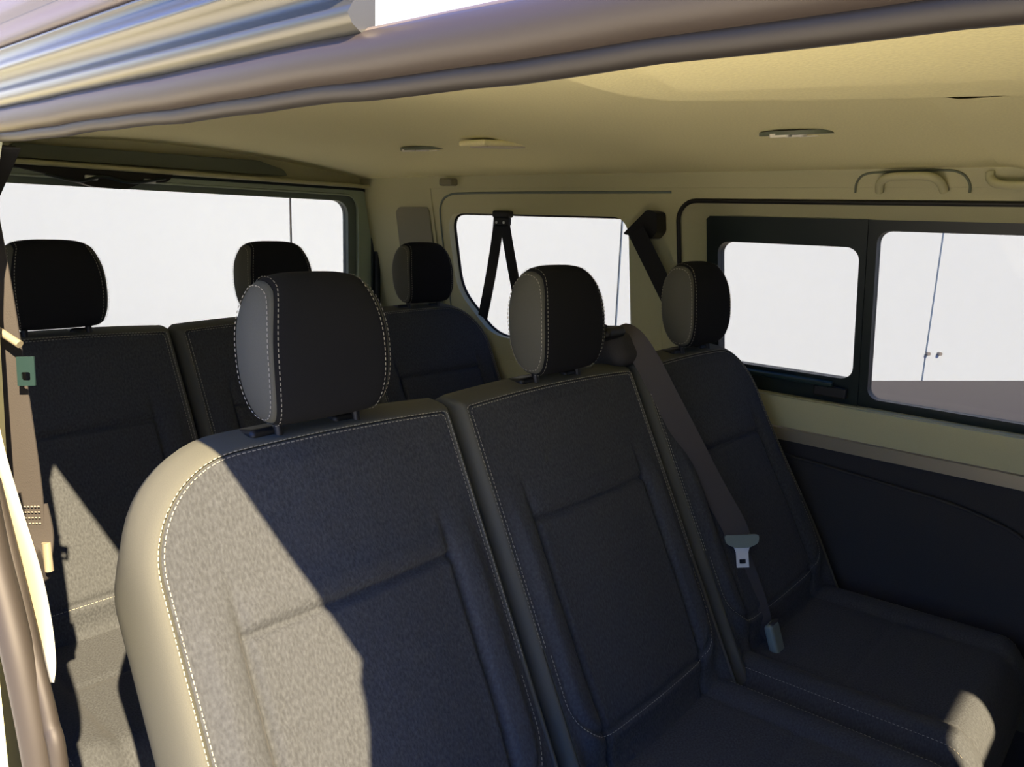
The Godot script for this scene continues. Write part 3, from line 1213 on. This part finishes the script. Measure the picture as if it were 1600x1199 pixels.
func build_seats() -> void:
	var g2 := "front row bench seats"
	var g3 := "back row seats"
	var a := make_seat("van_seat", "sunlit charcoal seat nearest the door, outer seat of the front row", 0.125, 0.012, Vector3(0, 0, 0.461), g2)
	var b := make_seat("van_seat", "middle charcoal seat of the front row, between near and far seat", 0.014, 0.014, Vector3(0, 0, -0.004), g2)
	flare = 0.22
	var c := make_seat("van_seat", "far charcoal seat of the front row beside the sliding window", 0.012, 0.125, Vector3(0, 0, -0.470), g2)
	flare = 0.0
	for q in [[a, "half sunlit back row seat nearest the door, below the hanging belt", 0.440], [b, "middle seat of the back row before the tailgate window", -0.046]]:
		var s := copy_seat(q[0], q[1], Vector3(-0.905, 0, q[2]), g3)
		s.scale = Vector3(1, 1, 1.05)
	var d := make_seat("van_seat", "far back row seat in the corner beside the quarter window", 0.012, 0.14, Vector3(-0.905, 0, -0.530), g3)
	d.scale = Vector3(1, 1, 1.05)

# ------------------------------------------------------------------ belts
func build_belts() -> void:
	var mb: MB
	# belt of the middle seat: outlet on the backrest, strap, tongue
	var t := thing("seat_belt", "dark belt with bright tongue hanging between middle and far front seats", "seat belt", Vector3(0, 0.45, -0.3))
	var L := -t.position
	mb = MB.new()
	mb.rbox(L + Vector3(-0.045, 0.985, -0.232), Vector3(0.075, 0.07, 0.085), 0.025, 5, Basis(Vector3.BACK, 0.45))
	obj("belt_outlet", mb, M.card, t)
	mb = MB.new()
	mb.rbox(L + Vector3(-0.035, 1.020, -0.180), Vector3(0.06, 0.02, 0.06), 0.009, 3, Basis(Vector3.BACK, 0.4))
	obj("outlet_cover", mb, M.black, t)
	var raw := [Vector3(-0.085, 1.0, -0.228), Vector3(-0.055, 1.027, -0.232), Vector3(-0.018, 1.012, -0.240), Vector3(0.012, 0.968, -0.258), Vector3(0.045, 0.905, -0.276), Vector3(0.085, 0.825, -0.302), Vector3(0.125, 0.742, -0.330), Vector3(0.165, 0.676, -0.347), Vector3(0.180, 0.645, -0.352)]
	var path := []
	for p in spline(raw, 5):
		path.append(p + L)
	mb = MB.new()
	mb.ribbon(path, [Vector3(0.35, 0.2, -1), Vector3(0.35, 0.2, -1), Vector3(0.5, 0.1, -0.85), Vector3(0.75, 0.0, -0.66)], 0.047, 0.0018)
	obj("strap", mb, M.belt, t)
	# tongue: plastic bar with a steel plate that has a slot
	var c := L + Vector3(0.188, 0.628, -0.352)
	var cx := Vector3(0.74, 0.06, -0.67).normalized()
	var cy := (EV - cx * EV.dot(cx)).normalized()
	var cz := cx.cross(cy)
	if cz.dot(Vector3(0.5, 0.3, 0.8)) < 0: cz = -cz
	var tf := func(u: float, v: float, o: float) -> Vector3: return c + cx * u + cy * v + cz * o
	mb = MB.new()
	mb.plate(rpoly([Vector2(-0.033, 0.024), Vector2(0.033, 0.024), Vector2(0.031, 0.008), Vector2(0.014, 0.0), Vector2(-0.014, 0.0), Vector2(-0.031, 0.008)], 0.006, 4), tf, 0.006, -0.006)
	obj("tongue_grip", mb, M.frame_grey, t)
	mb = MB.new()
	mb.holed(Rect2(-0.0115, -0.037, 0.023, 0.028), rrect(-0.0062, -0.030, 0.0062, -0.021, 0.0015, 3), tf, 0.0015, -0.0015)
	mb.plate(PackedVector2Array([Vector2(-0.0115, -0.009), Vector2(0.0115, -0.009), Vector2(0.016, 0.004), Vector2(-0.016, 0.004)]), tf, 0.0013, -0.0013)
	obj("tongue_plate", mb, M.metal, t)
	# strap below the tongue down to its buckle side
	mb = MB.new()
	path = []
	for p in spline([Vector3(0.168, 0.635, -0.366), Vector3(0.190, 0.585, -0.370), Vector3(0.215, 0.53, -0.375), Vector3(0.232, 0.48, -0.380), Vector3(0.236, 0.43, -0.384)], 5):
		path.append(p + L)
	mb.ribbon(path, [Vector3(0.75, 0, -0.66)], 0.036, 0.0018)
	obj("lap_strap", mb, M.belt, t)
	# buckle that stands up between the cushions
	var bk := thing("belt_buckle", "grey belt buckle standing between middle and far front cushions", "buckle", Vector3(0.262, 0.43, -0.372))
	mb = MB.new()
	mb.rbox(Vector3(0, 0.03, 0), Vector3(0.018, 0.062, 0.036), 0.007, 3, Basis(Vector3.BACK, 0.35))
	obj("housing", mb, M.frame_grey, bk)
	mb = MB.new()
	mb.rbox(Vector3(-0.005, 0.0632, 0), Vector3(0.010, 0.004, 0.026), 0.0018, 2, Basis(Vector3.BACK, 0.35))
	obj("release_button", mb, M.card, bk)

	# belt of the far front seat: bracket on the pillar
	var u := thing("seat_belt", "black belt slanting from the pillar bracket behind the far front headrest", "seat belt", Vector3(-0.27, 0.95, -0.70))
	L = -u.position
	mb = MB.new()
	mb.plate(rpoly([Vector2(-0.335, 1.196), Vector2(-0.255, 1.186), Vector2(-0.236, 1.205), Vector2(-0.236, 1.250), Vector2(-0.262, 1.256)], 0.008, 4), func(x: float, y: float, o: float) -> Vector3: return wl(x, y, o) + L, 0.045, 0.002)
	obj("bracket", mb, M.black, u)
	mb = MB.new()
	path = []
	for p in [Vector3(-0.283, 1.206, -0.650), Vector3(-0.245, 1.130, -0.672), Vector3(-0.20, 1.045, -0.692), Vector3(-0.13, 0.90, -0.715), Vector3(-0.09, 0.80, -0.74)]:
		path.append(p + L)
	mb.ribbon(path, [Vector3(1, 0.35, 0)], 0.047, 0.0018)
	obj("strap", mb, M.black, u)

	# forked belt over the far quarter window
	var v := thing("seat_belt", "black forked belt hanging from its hook over the rear quarter window", "seat belt", Vector3(-0.76, 0.9, -0.70))
	L = -v.position
	mb = MB.new()
	mb.rbox(wl(-0.760, 1.236, 0.012) + L, Vector3(0.066, 0.020, 0.022), 0.006, 3)
	mb.rbox(wl(-0.762, 1.216, 0.014) + L, Vector3(0.058, 0.026, 0.016), 0.006, 3)
	obj("hook", mb, M.black, v)
	for s in [-1.0, 1.0]:
		mb = MB.new()
		mb.tube([wl(-0.763 + s * 0.014, 1.213, 0.022) + L, wl(-0.763 + s * 0.014, 1.213, 0.0245) + L], 0.004, 8)
		obj("screw", mb, M.metal, v)
	for q in [[-0.884, 0.925, -0.010], [-0.722, 0.925, 0.010]]:
		mb = MB.new()
		path = []
		for k in 9:
			var s := k / 8.0
			path.append(wl(lerpf(-0.763 + q[2], q[0], pow(s, 1.15)), lerpf(1.225, q[1], s), 0.016) + L)
		mb.ribbon(path, [Vector3(1, 0.2, 0)], 0.036, 0.0018)
		obj("strap", mb, M.black, v)

	# belt on the pillar beside the door, at the left edge of the picture
	var n := thing("seat_belt", "sunlit grey belt hanging at the pillar beside the door opening", "seat belt", Vector3(-0.24, 0.75, 0.70))
	L = -n.position
	mb = MB.new()
	path = []
	for p in spline([Vector3(-0.345, 1.24, 0.692), Vector3(-0.300, 1.15, 0.697), Vector3(-0.268, 1.06, 0.70), Vector3(-0.250, 0.96, 0.70), Vector3(-0.240, 0.88, 0.70), Vector3(-0.236, 0.83, 0.703)], 5):
		path.append(p + L)
	mb.ribbon(path, [Vector3(0.75, 0.05, -0.66)], 0.042, 0.0018)
	obj("strap", mb, M.belt, n)
	mb = MB.new()
	path = []
	for p in spline([Vector3(-0.238, 0.865, 0.698), Vector3(-0.230, 0.835, 0.697), Vector3(-0.228, 0.815, 0.700), Vector3(-0.236, 0.808, 0.703), Vector3(-0.242, 0.82, 0.704)], 5):
		path.append(p + L)
	mb.ribbon(path, [Vector3(0.75, 0.05, -0.66)], 0.045, 0.0024)
	obj("loop", mb, M.belt, n)
	mb = MB.new()
	var wv := Vector3(0.75, 0.05, -0.66).normalized()
	for k in 4:
		var cc := L + Vector3(-0.2345, 0.868 - k * 0.007, 0.7005) + Vector3(0.0014, 0, 0.0012)
		mb.stitches([cc - wv * 0.019, cc + wv * 0.019], [Vector3(0.66, 0, 0.75)], 0.004, 0.62, 0.0007)
	sewn(mb, n)
	mb = MB.new()
	mb.tube([L + Vector3(-0.272, 1.083, 0.715), L + Vector3(-0.228, 1.060, 0.694)], 0.0045, 10)
	obj("guide_bar", mb, M.strip, n)
	mb = MB.new()
	var tg := func(a: float, b: float, o: float) -> Vector3: return L + Vector3(-0.222, 1.035, 0.692) + wv * a + Vector3(0.1, 1, 0).normalized() * b + Vector3(0.66, 0, 0.75) * o
	mb.holed(Rect2(-0.010, -0.022, 0.020, 0.034), rrect(-0.005, -0.016, 0.005, -0.006, 0.002, 3), tg, 0.001, -0.001)
	obj("tongue_plate", mb, M.teal, n)
	mb = MB.new()
	mb.rbox(L + Vector3(-0.226, 0.795, 0.700), Vector3(0.016, 0.05, 0.04), 0.007, 3, Basis(Vector3.UP, 0.7))
	obj("anchor", mb, M.belt, n)
	mb = MB.new()
	mb.tube([L + Vector3(-0.215, 0.825, 0.690), L + Vector3(-0.212, 0.79, 0.690)], 0.005, 8)
	obj("anchor_bolt", mb, M.strip, n)
	# dark housing of the upper belt point
	mb = MB.new()
	mb.plate(rpoly([Vector2(-0.36, 1.275), Vector2(-0.205, 1.275), Vector2(-0.228, 1.25), Vector2(-0.262, 1.215), Vector2(-0.36, 1.20)], 0.01, 4), func(x: float, y: float, o: float) -> Vector3: return wr(x, y, o) + L, 0.02, 0.0)
	obj("housing", mb, M.black, n)

# ------------------------------------------------------------------ ceiling details
func build_ceiling_details() -> void:
	var mb: MB
	# air vents with three pale slots
	for q in [[Vector3(0.205, 0, -0.36), 0.0, "oval ceiling vent nearer the sliding window, with three pale slots"], [Vector3(-0.70, 0, -0.335), 0.0, "oval ceiling vent towards the tailgate, with three pale slots"]]:
		var p: Vector3 = q[0]
		p.y = ceil_y(p.z)
		var t := thing("air_vent", q[2], "vent", p, "oval vents in the headliner")
		t.rotation.x = 0.10
		mb = MB.new()
		var o := PackedVector2Array()
		for k in 32:
			var a := TAU * k / 32
			o.append(Vector2(0.062 * cos(a), 0.046 * sin(a)))
		var ff := func(a: float, b: float, d: float) -> Vector3: return Vector3(a, -d, b)
		mb.plate(o, ff, 0.0025, -0.004)
		obj("vent_plate", mb, M.plastic_green, t)
		for k in 3:
			mb = MB.new()
			mb.plate(rrect(-0.017 - (k - 1) * 0.012, -0.010 + (k - 1) * 0.034, 0.017 - (k - 1) * 0.012, 0.010 + (k - 1) * 0.034, 0.006, 4), ff, 0.0060, 0.0)
			obj("slot", mb, M.pale_inset, t)
	# pale rectangular plate on the ceiling between the rows
	var pl := Vector3(-0.43, ceil_y(-0.31), -0.31)
	var d := thing("ceiling_plate", "small pale rectangular plate in the middle of the ceiling", "ceiling_fitting", pl)
	d.rotation = Vector3(0.075, 0.0, 0)
	mb = MB.new()
	mb.rbox(Vector3(0, -0.002, 0), Vector3(0.075, 0.012, 0.17), 0.005, 3)
	obj("bezel", mb, M.headliner, d)
	mb = MB.new()
	mb.rbox(Vector3(0, -0.006, 0.0), Vector3(0.055, 0.010, 0.125), 0.004, 3)
	obj("pale_inset", mb, M.dull_pale, d)
	# stepped overhead duct near the door
	var u := get_node("ceiling")
	var L := Vector3.ZERO
	var flat := func(a: float, b: float, y: float) -> Vector3: return Vector3(a, y, b)
	mb = MB.new()
	mb.plate(rpoly([Vector2(0.215, 0.30), Vector2(0.205, 0.19), Vector2(0.225, 0.115), Vector2(0.40, 0.033), Vector2(0.585, -0.032), Vector2(0.90, -0.13), Vector2(0.90, 0.5), Vector2(0.25, 0.5)], 0.05, 8), flat, 1.366, 1.380)
	obj("lower_step", mb, M.headliner, u)
	mb = MB.new()
	mb.plate(rpoly([Vector2(0.335, 0.30), Vector2(0.315, 0.22), Vector2(0.45, 0.185), Vector2(0.62, 0.135), Vector2(0.90, 0.06), Vector2(0.90, 0.48), Vector2(0.36, 0.48)], 0.03, 6), flat, 1.354, 1.368)
	obj("upper_step", mb, M.headliner, u)
	mb = MB.new()
	var prow := []
	for i in 25:
		var x := lerpf(0.455, 1.56, i / 24.0)
		var row := PackedVector3Array()
		for k in 25:
			var z := lerpf(-0.66, -0.12, k / 24.0)
			row.append(Vector3(x, ceil_y(z) - 0.010 * sm(0.0, 1.0, i / 1.0) - 0.0005, z))
		prow.append(row)
	mb.grid(prow, Vector3(1.0, 20, 0))
	obj("front_panel", mb, M.headliner, u)
	var hk := thing("coat_hook", "small grey coat hook at the ceiling edge beside the quarter window", "hook", wl(-0.965, 1.325, 0.0))
	mb = MB.new()
	mb.rbox(Vector3(0, 0, 0.012), Vector3(0.062, 0.022, 0.022), 0.006, 3)
	obj("base", mb, M.cover, hk)
	mb = MB.new()
	mb.rbox(Vector3(0.028, -0.002, 0.026), Vector3(0.010, 0.018, 0.012), 0.004, 3)
	obj("tip", mb, M.cover, hk)
	# grab handle above the side window
	var h := thing("grab_handle", "pale grab handle in its recess above the sliding window", "handle", wl(0.305, 1.32, 0.0))
	L = -h.position
	mb = MB.new()
	var pth := []
	for p in [[0.205, 1.298], [0.207, 1.318], [0.222, 1.333], [0.26, 1.337], [0.36, 1.339], [0.393, 1.333], [0.408, 1.316], [0.41, 1.298]]:
		pth.append(wl(p[0], p[1], 0.006) + L)
	mb.tube(spline(pth, 5), 0.0022, 8)
	obj("recess_edge", mb, M.plastic_green, h)
	mb = MB.new()
	pth = []
	for p in [[0.252, 1.300, 0.008], [0.257, 1.316, 0.022], [0.275, 1.325, 0.034], [0.31, 1.327, 0.036], [0.345, 1.326, 0.034], [0.362, 1.317, 0.022], [0.368, 1.301, 0.008]]:
		pth.append(wl(p[0], p[1], p[2]) + L)
	mb.tube(spline(pth, 5), 0.008, 10)
	obj("grip", mb, M.plastic, h)
	var h2 := thing("grab_handle", "grab handle cut off by the right edge above the sliding window", "handle", wl(0.55, 1.32, 0.0))
	L = -h2.position
	mb = MB.new()
	pth = []
	for p in [[0.44, 1.334, 0.006], [0.443, 1.322, 0.012], [0.46, 1.312, 0.024], [0.50, 1.31, 0.032], [0.56, 1.31, 0.032], [0.60, 1.325, 0.01]]:
		pth.append(wl(p[0], p[1], p[2]) + L)
	mb.tube(spline(pth, 5), 0.008, 10)
	obj("grip", mb, M.plastic, h2)
